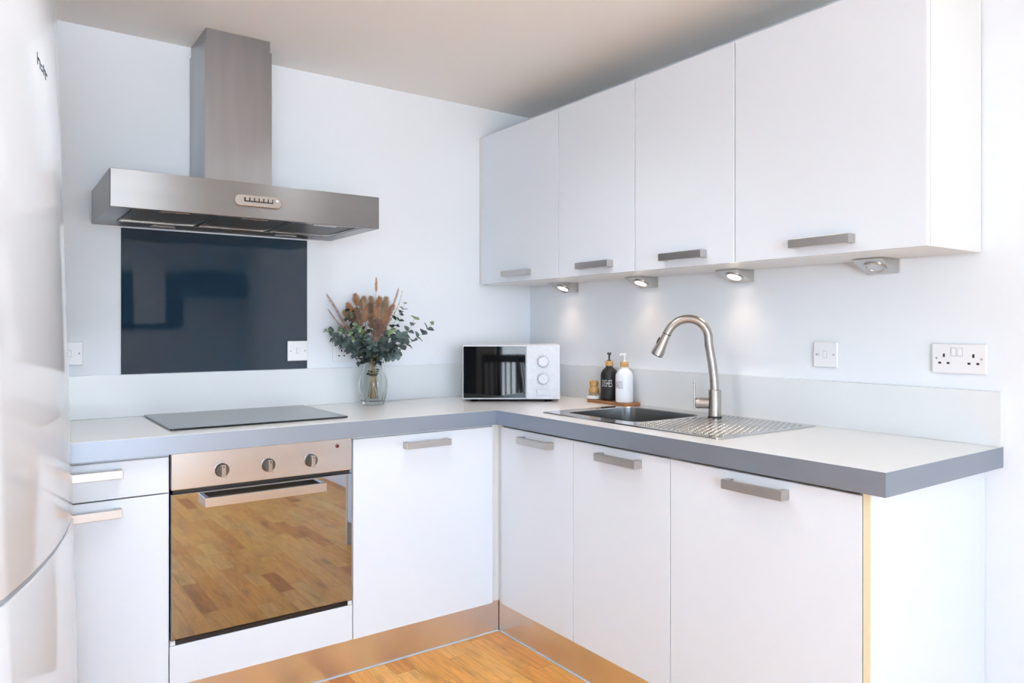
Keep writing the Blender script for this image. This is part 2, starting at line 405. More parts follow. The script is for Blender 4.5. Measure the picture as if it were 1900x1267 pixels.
# plinths
r = thing('plinth', 'brushed steel plinth below oven and back base cabinets', 'plinth', (-1.4, -.556, 0), group='plinths')
obj('board', B().box(-2.279, -.5795, -.5565, -.5425, .0065, .1335), 'steel_plinth', r)
obj('seal_strip', B().box(-2.279, -.582, -.562, -.5415, .0005, .006, .0015), 'seal', r)
r = thing('plinth', 'brushed steel plinth below the sink cabinets', 'plinth', (-.58, -1.3, 0), group='plinths')
obj('board', B().box(-.5785, -.5645, -2.108, -.5600, .0065, .1335), 'steel_plinth', r)
obj('seal_strip', B().box(-.584, -.5635, -2.108, -.5635, .0005, .006, .0015), 'seal', r)

# wall cabinets
UX, UB, UT = -.3155, 1.4500, 2.167
UQ = [-.0187, -.6189, -1.0690, -1.5192, -2.1190]
labs = ['white wall cabinet in the room corner, leftmost of the row', 'white wall cabinet with a narrow door, second from the room corner',
        'white wall cabinet with a narrow door, third from the room corner', 'white wall cabinet with a wide door at the open end of the row']
uh = [-.331, -.859, -1.312, -1.8305]
for k in range(4):
    r = thing('wall_cabinet', labs[k], 'cabinet', (UX, (UQ[k]+UQ[k+1])/2, UB), group='wall cabinets')
    obj('body', carcass('y', UQ[k+1], UQ[k], UX, UB+.0006, UT), 'carcass' if k < 3 else 'carcass', r)
    d = door('y', UQ[k+1], UQ[k], UX, UB, UT, r); handle('y', uh[k], UX, 1.4745, 1.5005, d)
    if k == 0: obj('filler', B().box(UX+.004, UX+.022, -.0183, -.001, UB, UT), 'carcass', r)

# under-cabinet wedge lamps
lc = [-.335, -.845, -1.318, -1.842]
labs = ['lit steel wedge lamp under the corner wall cabinet', 'lit steel wedge lamp behind the tap, under second wall cabinet', 'lit steel wedge lamp under third wall cabinet from the corner', 'unlit steel wedge lamp under the end wall cabinet']
for k, y in enumerate(lc):
    h, w, dp = .043, .047, .105
    r = thing('under_cabinet_light', labs[k], 'lamp', (-.05, y, UB), group='under-cabinet lights')
    z1 = UB-.0005
    obj('housing', B().prism([(-.003, z1), (-.003, z1-h), (-.012, z1-h), (-dp, z1-.003), (-dp, z1)], 'y', y-w, y+w, .001), 'steel', r)
    # lens on the sloping face
    a = Vector((-dp, y, z1-.003)); b_ = Vector((-.012, y, z1-h)); mid = a.lerp(b_, .53); dirv = (b_-a).normalized(); nrm = Vector((dirv.z, 0, -dirv.x)); 
    if nrm.z > 0: nrm = -nrm
    mt = Matrix.Translation(mid)@nrm.to_track_quat('Z', 'Y').to_matrix().to_4x4()
    t = B().lathe([(.024, -.002), (.033, -.002), (.0335, .003), (.030, .005), (.025, .003)], seg=32, close=True); t.bm.transform(mt); obj('bezel', t, 'steel', r)
    t = B().lathe([(.0005, .0035), (.014, .0030), (.0238, .0012), (.0238, -.0005)], seg=32); t.bm.transform(mt); obj('lens', t, 'lamp_on' if k < 3 else 'lamp_off', r)
    if k < 3:
        l = bpy.data.lights.new('lamp_glow', 'SPOT'); l.energy = 1.7; l.color = (1, .74, .52); l.spot_size = 2.3; l.spot_blend = 1; l.shadow_soft_size = .02
        lo = bpy.data.objects.new('lamp_glow', l); COL.objects.link(lo); lo.location = mid+nrm*.012; lo.rotation_euler = (-nrm).to_track_quat('Z', 'Y').to_euler(); 
        lo.parent = r; lo.matrix_parent_inverse = wmat(r).inverted()

# ------------------------------------------------------------------ worktop
WT, WB, WY, WX, WE = .910, .8525, -.6117, -.6283, -2.1735
SX0, SX1, SY0, SY1 = -.540, -.037, -1.637, -.792      # sink
hx0, hx1, hy0, hy1 = SX0+.02, SX1-.02, SY0+.02, SY1-.02
r = thing('worktop', 'L-shaped white laminate worktop with grey front edging', 'worktop', (-1.2, -.3, WB))
b = B(); e = .0015
b.box(-2.28, -.0005, WY+e, -.0005, WB, WT)
b.box(WX+e, -.0005, hy1, WY+e, WB, WT); b.box(WX+e, -.0005, WE+e, hy0, WB, WT)
b.box(WX+e, hx0, hy0, hy1, WB, WT); b.box(hx1, -.0005, hy0, hy1, WB, WT)
obj('slab', b, 'worktop', r, smooth=0)
obj('edging', B().box(-2.28, WX+.0005, WY, WY+e, WB, WT-.0008), 'edging', r)
obj('edging', B().box(WX, WX+e, WE, WY-.0002, WB, WT-.0008), 'edging', r)
obj('edging', B().box(WX+e+.0002, -.0005, WE, WE+e, WB, WT-.0008), 'edging', r)
tag(obj('upstand', B().box(-2.28, -.0185, -.012, -.0005, WT+.0003, 1.0655, .001), 'upstand'), 'low white upstand panel along the hob wall', 'upstand', 'upstands')
tag(obj('upstand', B().box(-.018, -.0005, WE, -.0005, WT+.0003, 1.0615), 'upstand'), 'low white upstand panel behind sink and soap bottles', 'upstand', 'upstands')

# hob
r = thing('hob', 'flat black glass hob set into the white worktop', 'hob', (-1.51, -.27, WT))
obj('glass', B().prism(rrect(-1.810, -1.210, -.508, -.030, .008), 'z', WT+.0012, WT+.0068, .0012), 'hob_glass', r)
obj('seal', B().prism(rrect(-1.806, -1.214, -.504, -.034, .008), 'z', WT+.0002, WT+.0012), 'dark', r)

# splashback
tag(obj('splashback', B().box(-1.882, -1.182, -.0062, -.0004, 1.0675, 1.606, .0006), 'splash_glass'), 'black glass splashback panel on the wall behind the hob', 'splashback')

# ------------------------------------------------------------------ hood
HX0, HX1, HY, HZ0, HZ1 = -1.976, -1.076, -.4806, 1.6121, 1.7311
r = thing('extractor_hood', 'stainless steel chimney extractor hood above the hob', 'extractor hood', (-1.526, -.2, HZ0))
b = B(); t = .02
b.box(HX0, HX1, HY, HY+t, HZ0, HZ1, .0015); b.box(HX0, HX0+t, HY+t, -.001, HZ0, HZ1); b.box(HX1-t, HX1, HY+t, -.001, HZ0, HZ1)
b.box(HX0+t, HX1-t, HY+t, -.001, HZ1-.004, HZ1)
b.box(HX0+t, HX1-t, -.022, -.001, HZ0, HZ1-.004)
# side lips and rear lip of the underside
b.box(HX0+t, HX0+.062, HY+t, -.022, HZ0, HZ0+.004); b.box(HX1-.062, HX1-t, HY+t, -.022, HZ0, HZ0+.004)
b.box(HX0+.062, HX1-.062, -.128, -.022, HZ0, HZ0+.004)
obj('canopy', b, 'steel_hood', r)
fx0 = HX0+.064; fw = (HX1-.064-fx0)/3
for k in range(3):
    a0, a1 = fx0+k*fw+.002, fx0+(k+1)*fw-.002; y0, y1 = HY+.024, -.131
    f = obj('filter', B().box(a0+.008, a1-.008, y0+.008, y1-.008, HZ0+.005, HZ0+.014), 'filter', r)
    obj('filter_frame', B().box(a0, a0+.008, y0, y1, HZ0+.001, HZ0+.016).box(a1-.008, a1, y0, y1, HZ0+.001, HZ0+.016).box(a0+.008, a1-.008, y0, y0+.008, HZ0+.001, HZ0+.016).box(a0+.008, a1-.008, y1-.008, y1, HZ0+.001, HZ0+.016), 'steel', f)
    c = (a0+a1)/2
    obj('latch', B().box(c-.045, c+.045, y0+.016, y0+.04, HZ0+.001, HZ0+.005, .001), 'steel', f)
for x_ in (-1.755, -1.297):
    l = obj('lamp', B().prism([(x_+p, -.075+q) for p, q in rrect(-.045, .045, -.02, .02, .019)], 'z', HZ0-.003, HZ0-.0003, .001), 'lamp_off', r)
CX0, CX1, CY = -1.6456, -1.4055, -.243
obj('chimney', B().box(CX0, CX1, CY, -.001, HZ1+.0003, 2.276, .001), 'steel_v', r)
obj('chimney_sleeve', B().box(CX0+.005, CX1-.005, CY+.005, -.001, 2.2763, CZ-.001), 'steel_v', r)
cp = obj('control_panel', B().prism(stadium(-1.606, -1.447, 1.651, 1.689), 'y', HY-.006, HY-.0003, .002), 'nickel', r)
obj('button_slot', B().box(-1.575, -1.478, HY-.0075, HY-.0063, 1.666, 1.680), 'dark', cp)
for k in range(6): obj('button', B().box(-1.572+k*.0155, -1.560+k*.0155, HY-.012, HY-.0077, 1.6685, 1.680, .001), 'nickel', cp)
obj('indicator', B().lathe([(.005, -.0095), (.004, -.0105), (.0002, -.011)], (-1.463, HY+.003, 1.676), 16, 'y'), 'lamp_off', cp)

# ------------------------------------------------------------------ oven
r = thing('oven', 'built-in oven with steel control panel and mirrored glass door', 'oven', (OX+.3, FY, .275))
x0, x1 = OX+.0055, OX+.5945
obj('cavity', B().box(x0+.008, x1-.008, FY+.022, -.06, .277, .835), 'dark', r)
obj('control_panel', B().box(x0, x1, FY-.004, FY+.021, .7375, .8505, .002), 'steel', r)
obj('vent_gap', B().box(x0+.006, x1-.006, FY+.004, FY+.021, .7255, .7370), 'dark', r)
for x_ in (-1.675, -1.528, -1.383):
    c = (x_, 0, .786)
    k = obj('knob', B().lathe([(.0215, FY-.0043), (.0215, FY-.012), (.0195, FY-.0145)], c, 28, 'y'), 'knob_dark', r)
    obj('grip', B().box(x_-.0065, x_+.0065, FY-.031, FY-.0147, .767, .805, .0015), 'nickel', k)
    obj('pointer', B().box(x_-.0012, x_+.0012, FY-.0316, FY-.0312, .796, .802), 'dark', k)
    for j, an in enumerate((90, 20, -20, -60, -110, 150, 200)):
        px, pz = x_+.031*math.cos(math.radians(an)), .786+.031*math.sin(math.radians(an))
        obj('dial_mark', B().box(px-.0014, px+.0014, FY-.0046, FY-.0041, pz-.0014, pz+.0014), 'print_grey', k)
obj('indicator_lamp', B().lathe([(.0065, FY-.0042), (.006, FY-.007), (.002, FY-.0085)], (-1.289, 0, .8265), 20, 'y'), 'red_lens', r)
d = obj('door', B().box(x0, x1, FY-.002, FY+.016, .2775, .7245, .0012), 'oven_glass', r)
obj('side_trim', B().box(x1+.0004, x1+.0028, FY-.001, FY+.016, .278, .7245), 'steel', d)
hb = B(); hx_0, hx_1 = -1.735, -1.345; hz0, hz1 = .683, .712; yf, ye = FY-.052, FY-.0024
hb.prism([(hx_0, ye), (hx_0, yf), (hx_1, yf), (hx_1, ye), (hx_1-.014, ye), (hx_1-.014, yf+.014), (hx_0+.014, yf+.014), (hx_0+.014, ye)], 'z', hz0, hz1, .001)
obj('handle', hb, 'steel', d)
obj('bottom_vent', B().box(x0+.014, x1-.014, FY+.001, FY+.018, .2605, .2745), 'dark', r)

# ------------------------------------------------------------------ fridge freezer (bowed glossy doors, leaning back a little)
FWD = math.radians(-14.05); R_ = 2.507; hw = .352; lean = math.radians(1.6)
fn = Vector((math.cos(FWD), math.sin(FWD), 0)); zs = .745/math.cos(lean)
fm = Vector((-2.160, -1.141, 0))+fn*(.745*math.sin(lean))
r = thing('fridge_freezer', 'tall glossy white fridge freezer with bowed doors at the left edge', 'fridge', (fm.x, fm.y, 0), FWD)
r.rotation_mode = 'XYZ'; r.rotation_euler = (0, -lean, FWD)
def bow(z0, z1, hw_, edge, th):
    # local: x = outward normal, y = along door
    n = 28; out = []
    sag = R_-math.sqrt(R_*R_-hw_*hw_)
    for k in range(n+1):
        y = -hw_+2*hw_*k/n; xx = math.sqrt(R_*R_-y*y)-R_+.0
        q = min(hw_-abs(y), edge)
        xx -= edge-math.sqrt(max(0, edge*edge-(edge-q)**2))
        out.append((xx, y))
    back = -sag-edge-th
    return [(back, -hw_)]+out+[(back, hw_)]
SAG = R_-math.sqrt(R_*R_-hw*hw)
def fdoor(z0, z1, name):
    t = B(); t.prism(bow(z0, z1, hw, .008, .03), 'z', z0, z1)
    es = [e_ for e_ in t.bm.edges if abs(e_.verts[0].co.z-e_.verts[1].co.z) < 1e-6]
    bmesh.ops.bevel(t.bm, geom=es, offset=.004, segments=2, profile=.5, affect='EDGES')
    return obj(name, t, 'fridge', r, world=False)
HF = 2.06
fu = fdoor(zs+.006, HF, 'fridge_door'); fdoor(.07, zs-.006, 'freezer_door')
bx = -SAG-.012-.03
obj('seam_trim', B().prism([(p[0]-.006, p[1]*.985) for p in bow(0, 0, hw, .012, .03)], 'z', zs-.0055, zs+.0055), 'fridge_trim', r, world=False)
obj('body', B().box(bx-.54, bx-.002, -hw+.004, hw-.004, .03, HF, .006), 'fridge', r, world=False)
obj('foot', B().lathe([(.02, .012), (.02, .0295)], (bx-.05, -hw+.06, 0)), 'dark', r, world=False)
obj('foot', B().lathe([(.02, .012), (.02, .0295)], (bx-.05, hw-.06, 0)), 'dark', r, world=False)
r.location.z = .006
# small dark badge lettering high on the door
for k, (yy, zz, w_, h_) in enumerate(((-.052, 1.81, .004, .026), (-.040, 1.812, .016, .004), (-.030, 1.803, .004, .018), (-.014, 1.806, .014, .004), (-.010, 1.797, .014, .004), (.006, 1.803, .004, .022), (.018, 1.806, .014, .004), (.024, 1.797, .004, .02), (.038, 1.803, .012, .004))):
    yy += .02; xx = math.sqrt(R_*R_-yy*yy)-R_
    obj('badge_letter', B().box(xx-.001, xx+.0008, yy-w_/2, yy+w_/2, zz-h_/2, zz+h_/2), 'text_dark', fu, world=False)

# ------------------------------------------------------------------ electrical plates
def plate(root, axis, c, z0, z1, w, f):
    """bevelled square plate; axis 'y' = on the hob wall, 'x' = on the right wall; f = wall face"""
    b = B()
    if axis == 'y': b.box(c-w/2, c+w/2, f-.010, f-.0005, z0, z1, .0035)
    else: b.box(f-.010, f-.0005, c-w/2, c+w/2, z0, z1, .0035)
    return obj('plate', b, 'plastic_white', root)
def bit(root, name, axis, c, z, w, h, f, m, d=.0015, bev=.0005):
    b = B(); a0, a1 = f-.010-d, f-.0102
    if axis == 'y': b.box(c-w/2, c+w/2, a0, a1, z-h/2, z+h/2, bev)
    else: b.box(a0, a1, c-w/2, c+w/2, z-h/2, z+h/2, bev)
    return obj(name, b, m, root)
def screw(root, axis, c, z, f):
    p = [(.0032, f-.0101), (.0030, f-.0108)]
    obj('screw', B().lathe(p, (c, 0, z) if axis == 'y' else (0, c, z), 14, axis), 'print_grey', root)
def pins(root, axis, c, z, f):
    bit(root, 'earth_hole', axis, c, z+.0115, .0055, .010, f, 'dark', .0004, 0)
    for s_ in (-1, 1): bit(root, 'pin_hole', axis, c+s_*.0115, z-.0105, .0075, .0055, f, 'dark', .0004, 0)
def rocker(root, axis, c, z, f, w=.012, h=.021):
    bit(root, 'rocker_gap', axis, c, z, w+.0018, h+.0018, f, 'print_grey', .0004, 0); bit(root, 'rocker', axis, c, z, w, h, f, 'plastic_white', .003, .001)
def switch(label, axis, c, z0, z1, f):
    r = thing('wall_switch', label, 'switch', (c, f, z0) if axis == 'y' else (f, c, z0), group='switches'); zm = (z0+z1)/2
    plate(r, axis, c, z0, z1, .086, f); rocker(r, axis, c, zm, f); 
    for s_ in (-1, 1): screw(r, axis, c+s_*.0302, zm, f)
switch('white wall switch half hidden by the fridge edge', 'y', -2.046, 1.105, 1.189, -.0002)
switch('white cooker switch on the corner of the black splashback', 'y', -1.2252, 1.1005, 1.1835, -.0062)
switch('white wall switch to the right of the tap', 'x', -1.648, 1.107, 1.191, -.0002)
r = thing('wall_socket', 'white single socket behind the bouquet of dried flowers', 'socket', (-1.025, 0, 1.094), group='sockets')
plate(r, 'y', -1.025, 1.092, 1.178, .086, 0); pins(r, 'y', -1.03, 1.128, 0); rocker(r, 'y', -1.0, 1.158, 0, .010, .016)
r = thing('wall_socket', 'white double socket above the worktop end', 'socket', (0, -2.062, 1.105), group='sockets')
plate(r, 'x', -2.062, 1.106, 1.192, .148, 0)
for s_ in (-1, 1):
    pins(r, 'x', -2.062+s_*.0395, 1.1465, 0); rocker(r, 'x', -2.062+s_*.0085+.004, 1.1685, 0, .012, .022); screw(r, 'x', -2.062+s_*.0602, 1.1495, 0)

# ------------------------------------------------------------------ sink
r = thing('sink', 'stainless steel sink with one bowl and dimpled drainer', 'sink', (-.29, -1.2, WT))
BX0, BX1, BY0, BY1 = -.478, -.118, -1.236, -.846
zr = WT+.0004; zt2 = WT+.0042
# rim sheet with the bowl opening and the sunk bowl in one pressed sheet
bm = bmesh.new()
def loop(pts, z): return [bm.verts.new((p[0], p[1], z)) for p in pts]
n_ = 6
outer0 = loop(rrect(SX0, SX1, SY0, SY1, .012, n_), zr); outer1 = loop(rrect(SX0+.002, SX1-.002, SY0+.002, SY1-.002, .011, n_), zt2)
def ringf(A, C):
    n = len(A)
    for k in range(n): bm.faces.new((A[k], A[(k+1) % n], C[(k+1) % n], C[k]))
ringf(outer0, outer1)
rim = loop(rrect(BX0, BX1, BY0, BY1, .055, n_), zt2)
r1 = loop(rrect(BX0+.003, BX1-.003, BY0+.003, BY1-.003, .053, n_), zt2-.003)
r2 = loop(rrect(BX0+.006, BX1-.006, BY0+.006, BY1-.006, .052, n_), zt2-.14)
r3 = loop(rrect(BX0+.03, BX1-.03, BY0+.03, BY1-.03, .04, n_), zt2-.165)
r4 = loop(rrect(BX0+.12, BX1-.12, BY0+.13, BY1-.13, .03, n_), zt2-.168)
ringf(rim, r1); ringf(r1, r2); ringf(r2, r3); ringf(r3, r4); bm.faces.new(r4)
# flat rim: bridge outer1 to rim (same vertex count, same angular order)
ringf(outer1, rim)
t = B(); t.merge(bm)
obj('basin', t, 'sink_steel', r, smooth=35)
obj('waste', B().lathe([(.035, zt2-.1675), (.035, zt2-.1655), (.03, zt2-.164), (.008, zt2-.1665)], ((BX0+BX1)/2, (BY0+BY1)/2, 0), 28), 'nickel', r)
for k in range(3): obj('overflow_slot', B().box(-.31+k*.018, -.302+k*.018, BY0+.0062, BY0+.0072, zt2-.052, zt2-.028), 'dark', r)
# raised dimples pressed into the drainer
t = bmesh.new(); ny, nx = 17, 21
for i in range(nx):
    for j in range(ny):
        cx = SX0+.035+(SX1-SX0-.07)*i/(nx-1); cy = -1.262-(1.618-1.262)*(j+(.5 if i % 2 else 0))/ny
        if math.hypot(cx+.140, cy+1.297) < .034: continue
        ring = [t.verts.new((cx+.0078*math.cos(a*PI/4), cy+.0068*math.sin(a*PI/4), zt2+.0002)) for a in range(8)]
        mid = [t.verts.new((cx+.0045*math.cos(a*PI/4), cy+.004*math.sin(a*PI/4), zt2+.0019)) for a in range(8)]
        for a in range(8): t.faces.new((ring[a], ring[(a+1) % 8], mid[(a+1) % 8], mid[a]))
        t.faces.new(mid)
bb = B(); bb.merge(t); o = obj('drainer_dimples', bb, 'sink_steel', r, smooth=60); o['kind'] = 'stuff'

# ------------------------------------------------------------------ tap
TX, TY = -.140, -1.297; dv = Vector((-.62, .785, 0)).normalized(); z0 = zt2+.0003
r = thing('tap', 'brushed nickel swan neck kitchen tap with side lever', 'tap', (TX, TY, WT))
def tp(h, z): return Vector((TX, TY, z))+dv*h
obj('base_ring', B().lathe([(.0255, z0), (.0255, z0+.004), (.024, z0+.005)], (TX, TY, 0), 32), 'dark', r)
obj('body', B().lathe([(.0225, z0+.0052), (.0225, 1.0125), (.0215, 1.0145), (.0155, 1.0145)], (TX, TY, 0), 36), 'nickel', r)
path = [(0.0, 1.0148), (.003, 1.06), (.009, 1.11), (.0165, 1.155), (.0205, 1.18)]
path += [(.0915-.070*math.cos(a), 1.198+.073*math.sin(a)) for a in [math.radians(v) for v in range(0, 91, 9)]]
path += [(.0915+.0865*math.sin(a), 1.176+.095*math.cos(a)) for a in [math.radians(v) for v in range(6, 67, 6)]]
path = [tp(*p) for p in path]
obj('spout', B().tube(path, .0157, 18), 'nickel', r)
e0 = path[-1]; dd = (path[-1]-path[-2]).normalized()
h = obj('spray_head', B().tube([e0+dd*.001, e0+dd*.012, e0+dd*.03, e0+dd*.072, e0+dd*.085], [.0145, .0158, .0172, .0228, .0228], 24), 'nickel', r)
obj('spray_ring', B().tube([e0-dd*.0015, e0+dd*.0008], [.0161, .0161], 20), 'dark', h)
obj('nozzle', B().tube([e0+dd*.0853, e0+dd*.088], [.0185, .018], 24), 'dark', h)
sd = Vector((0, 0, 1)).cross(dd).normalized(); up = dd.cross(sd).normalized()
if up.dot(Vector((-.813, .582, 0))) < 0: up = -up
p = e0+dd*.035+up*.0175
obj('spray_button', B().tube([p-dd*.014, p, p+dd*.014], [.003, .0045, .003], 10), 'dark', h)
# side lever
lv = Vector((-.813+.25*.582, .582+.25*.813, 0)).normalized(); c0 = Vector((TX, TY, .965))
k = obj('valve', B().tube([c0+lv*.0205, c0+lv*.062, c0+lv*.068], [.0195, .0195, .017], 28), 'nickel', r)
q = c0+lv*.0715; sx = Vector((-lv.y, lv.x, 0))
t = B(); tb = bmesh.new(); bmesh.ops.create_cube(tb, size=1)
for v in tb.verts:
    l = v.co.copy(); hgt = .095*(l.z+.5)-.019; wd = .030 if l.z < 0 else .016
    v.co = q+lv*(l.x*.0045)+sx*(l.y*wd)+Vector((0, 0, hgt))
bmesh.ops.bevel(tb, geom=list(tb.edges), offset=.002, segments=2, profile=.5, affect='EDGES'); t.merge(tb)
obj('lever', t, 'nickel', k)

# ------------------------------------------------------------------ microwave
mc = Vector((-.392, -.383)); r = thing('microwave', 'white microwave with black glass door, angled in the worktop corner', 'microwave', (mc.x, mc.y, WT), -YAW)
# local: x right, y back, z up
Wm, Hm, z0 = .431, .2395, .0125
obj('body', B().box(-Wm/2, Wm/2, .012, .292, z0, z0+Hm, .003), 'mw_white', r, world=False)
d = obj('door', B().box(-Wm/2, .066, -.006, .0115, z0, z0+Hm, .002), 'mw_white', r, world=False)
obj('window_glass', B().box(-Wm/2+.004, .063, -.0085, -.0062, z0+.006, z0+Hm-.006, .0006), 'mw_glass', d, world=False)
p = obj('control_panel', B().box(.0668, Wm/2, -.006, .0115, z0, z0+Hm, .002), 'mw_white', r, world=False)
kx = .1405
for j, kz in enumerate((z0+.1665, z0+.0905)):
    k = obj('dial', B().lathe([(.026, -.0063), (.026, -.010), (.0235, -.0105), (.0225, -.022), (.020, -.0245), (.003, -.025)], (kx, 0, kz), 36, 'y'), 'mw_white', r, world=False)
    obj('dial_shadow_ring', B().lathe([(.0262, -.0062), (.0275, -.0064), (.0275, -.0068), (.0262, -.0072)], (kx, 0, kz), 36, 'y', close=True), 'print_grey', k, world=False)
    for an in range(-60, 250, 31):
        a = math.radians(an); obj('dial_mark', B().box(kx+.0335*math.cos(a)-.0022, kx+.0335*math.cos(a)+.0022, -.0064, -.0061, kz+.0335*math.sin(a)-.0009, kz+.0335*math.sin(a)+.0009), 'print_grey', k, world=False)
fr_ = B().box(kx-.029, kx+.031, -.0064, -.0061, z0+.0155, z0+.0163).box(kx-.029, kx+.031, -.0064, -.0061, z0+.0445, z0+.0453).box(kx-.029, kx-.0283, -.0064, -.0061, z0+.0163, z0+.0445).box(kx+.0303, kx+.031, -.0064, -.0061, z0+.0163, z0+.0445)
bt = obj('door_button', B().box(kx-.028, kx+.030, -.0085, -.0062, z0+.0165, z0+.0443, .001), 'mw_white', r, world=False)
obj('button_gap', fr_, 'print_grey', bt, world=False)
for sx_ in (-1, 1):
    for yy in (.05, .24): obj('foot', B().lathe([(.016, .0006), (.018, .012)], (sx_*.165, yy, 0), 20), 'dark', r, world=False)
obj('base_plate', B().box(-Wm/2+.02, Wm/2-.02, .03, .28, .0075, .0122), 'dark', r, world=False)

# ------------------------------------------------------------------ soap tray, bottles, brush
r = obj('soap_tray', B().prism([(-.072+p, -.692+q) for p, q in rrect(-.045, .045, -.140, .135, .03, 6)], 'z', WT+.0004, WT+.0125, .002), 'wood_tray')
tag(r, 'dark wooden tray under the soap bottles beside the sink', 'tray')
TZ = WT+.0128
def text_mesh(txt, size, sx=1.):
    cu = bpy.data.curves.new('t', 'FONT'); cu.body = txt; cu.size = size; cu.align_x = 'CENTER'; cu.extrude = 0; cu.space_character = 1.06; cu.resolution_u = 3; cu.offset = -.014
    o = bpy.data.objects.new('t', cu); COL.objects.link(o); dg = bpy.context.evaluated_depsgraph_get()
    me = bpy.data.meshes.new_from_object(o.evaluated_get(dg)); bpy.data.objects.remove(o); bpy.data.curves.remove(cu)
    return me
def wrap_text(txt, h, w, rad, facing, z):
    """lettering bent round a cylinder of radius rad; facing = angle the middle of the word looks at"""
    me = text_mesh(txt, 1.0); bm = bmesh.new(); bm.from_mesh(me); bpy.data.meshes.remove(me)
    bmesh.ops.triangulate(bm, faces=list(bm.faces))
    xs = [v.co.x for v in bm.verts]; ys = [v.co.y for v in bm.verts]; x0, x1, y0, y1 = min(xs), max(xs), min(ys), max(ys)
    for _ in range(2): bmesh.ops.subdivide_edges(bm, edges=[e_ for e_ in bm.edges if e_.calc_length() > .06], cuts=1)
    bmesh.ops.triangulate(bm, faces=list(bm.faces))
    for v in bm.verts:
        u = ((v.co.x-x0)/(x1-x0)-.5)*w; a = facing+u/rad
        v.co = Vector((rad*math.cos(a), rad*math.sin(a), z+(v.co.y-y0)/(y1-y0)*h))
    b = B(); b.merge(bm); return b
def bottle(label, loc, mb, mp, mtxt, txt, facing, nozzle, group='soap pump bottles'):
    r = thing('soap_bottle', label, 'bottle', (loc[0], loc[1], TZ), group=group); R0 = .0372
    prof = [(.001, 0), (R0-.006, 0), (R0-.0015, .0015), (R0, .006), (R0, .108), (R0-.0015, .118), (R0-.006, .128), (R0-.013, .1365), (R0-.020, .1415), (.0155, .144), (.0155, .149)]
    bd = obj('body', B().lathe(prof, seg=44), mb, r, world=False)
    obj('lettering', wrap_text(txt, .030, .047, R0+.0004, facing, .060), mtxt, bd, world=False, smooth=0)
    obj('cap', B().lathe([(.0172, .1492), (.0175, .150), (.0175, .170), (.0165, .1712), (.008, .1712)], seg=32), 'bamboo', r, world=False)
    pu = obj('pump', B().lathe([(.0095, .1714), (.009, .1745), (.0035, .176), (.0035, .198), (.0085, .1985), (.009, .204), (.0075, .2075), (.0005, .208)], seg=24), mp, r, world=False)
    n = Vector((math.cos(nozzle), math.sin(nozzle), 0))
    obj('nozzle', B().tube([Vector((0, 0, .2035))+n*.006, Vector((0, 0, .2045))+n*.022, Vector((0, 0, .2025))+n*.032, Vector((0, 0, .1985))+n*.036], [.0042, .0038, .0034, .0030], 12), mp, pu, world=False)
tocam = math.atan2(-3.037+.70, -2.2877+.07)
bottle('matt black pump bottle lettered DISHES on the wooden tray', (-.066, -.664), 'bottle_black', 'black_plastic', 'text_white', 'DISHES', tocam-.27, tocam+.1)
bottle('white pump bottle lettered HANDS in dark thin capitals on the wooden tray', (-.080, -.772), 'bottle_white', 'plastic_white', 'text_dark', 'HANDS', tocam-.84, tocam-.6)
bc = Vector((-.083, -.584, TZ))
r = obj('brush_dish', B().lathe([(.0295, 0), (.033, .002), (.034, .016), (.0325, .0165), (.0315, .004), (.0005, .0035)], bc, 40), 'ceramic_white')
tag(r, 'small round white dish under the wooden brush', 'dish')
r = thing('scrub_brush', 'small wooden scrubbing brush standing in the white dish', 'brush', bc)
obj('handle', B().lathe([(.0215, .0265), (.0235, .029), (.0235, .040), (.0205, .048), (.0165, .0545), (.0185, .0615), (.0205, .069), (.0195, .076), (.015, .0805), (.004, .082)], bc, 36), 'bamboo', r)
t = bmesh.new()
for i in range(170):
    a = random.random()*2*PI; q = .0215*math.sqrt(random.random()); x_, y_ = q*math.cos(a), q*math.sin(a); sp = 1.12; w = .0011
    for dx, dy in ((w, 0), (0, w)):
        t.faces.new([t.verts.new(bc+Vector(v)) for v in ((x_*sp-dx, y_*sp-dy, .0045), (x_*sp+dx, y_*sp+dy, .0045), (x_+dx, y_+dy, .027), (x_-dx, y_-dy, .027))])
b = B(); b.merge(t); o = obj('bristles', b, 'bristle', r); o['kind'] = 'stuff'

# ------------------------------------------------------------------ vase
VX, VY = -.936, -.125; VZ = WT+.0005
r = thing('vase', 'ribbed clear glass vase holding the bouquet', 'vase', (VX, VY, VZ))
prof_o = [(.044, 0), (.048, .004), (.0500, .015), (.0575, .045), (.0620, .075), (.0610, .100), (.0540, .125), (.0440, .145), (.0400, .158), (.0420, .172), (.0500, .190), (.0540, .199)]
prof_i = [(max(q-.0022, .001), z) for q, z in prof_o if z > .012]
prof_i = [(.0005, .016), (.030, .016), (.0455, .020)]+prof_i[2:]
def ribbed(prof, seg=64, amp=.022):
    b = B(); rings = []
    for q, z in prof:
        rings.append([b.bm.verts.new((VX+q*(1+amp*math.cos(16*2*PI*k/seg))*math.cos(2*PI*k/seg), VY+q*(1+amp*math.cos(16*2*PI*k/seg))*math.sin(2*PI*k/seg), VZ+z)) for k in range(seg)])
    for a, c in zip(rings, rings[1:]):
        for k in range(seg): b.bm.faces.new((a[k], a[(k+1) % seg], c[(k+1) % seg], c[k]))
    return b, rings
b, rings = ribbed(prof_o+[(.0525, .2)]+list(reversed(prof_i)))
b.bm.faces.new(rings[0]); b.bm.faces.new(rings[-1])
obj('glass_body', b, 'glass', r, smooth=60)

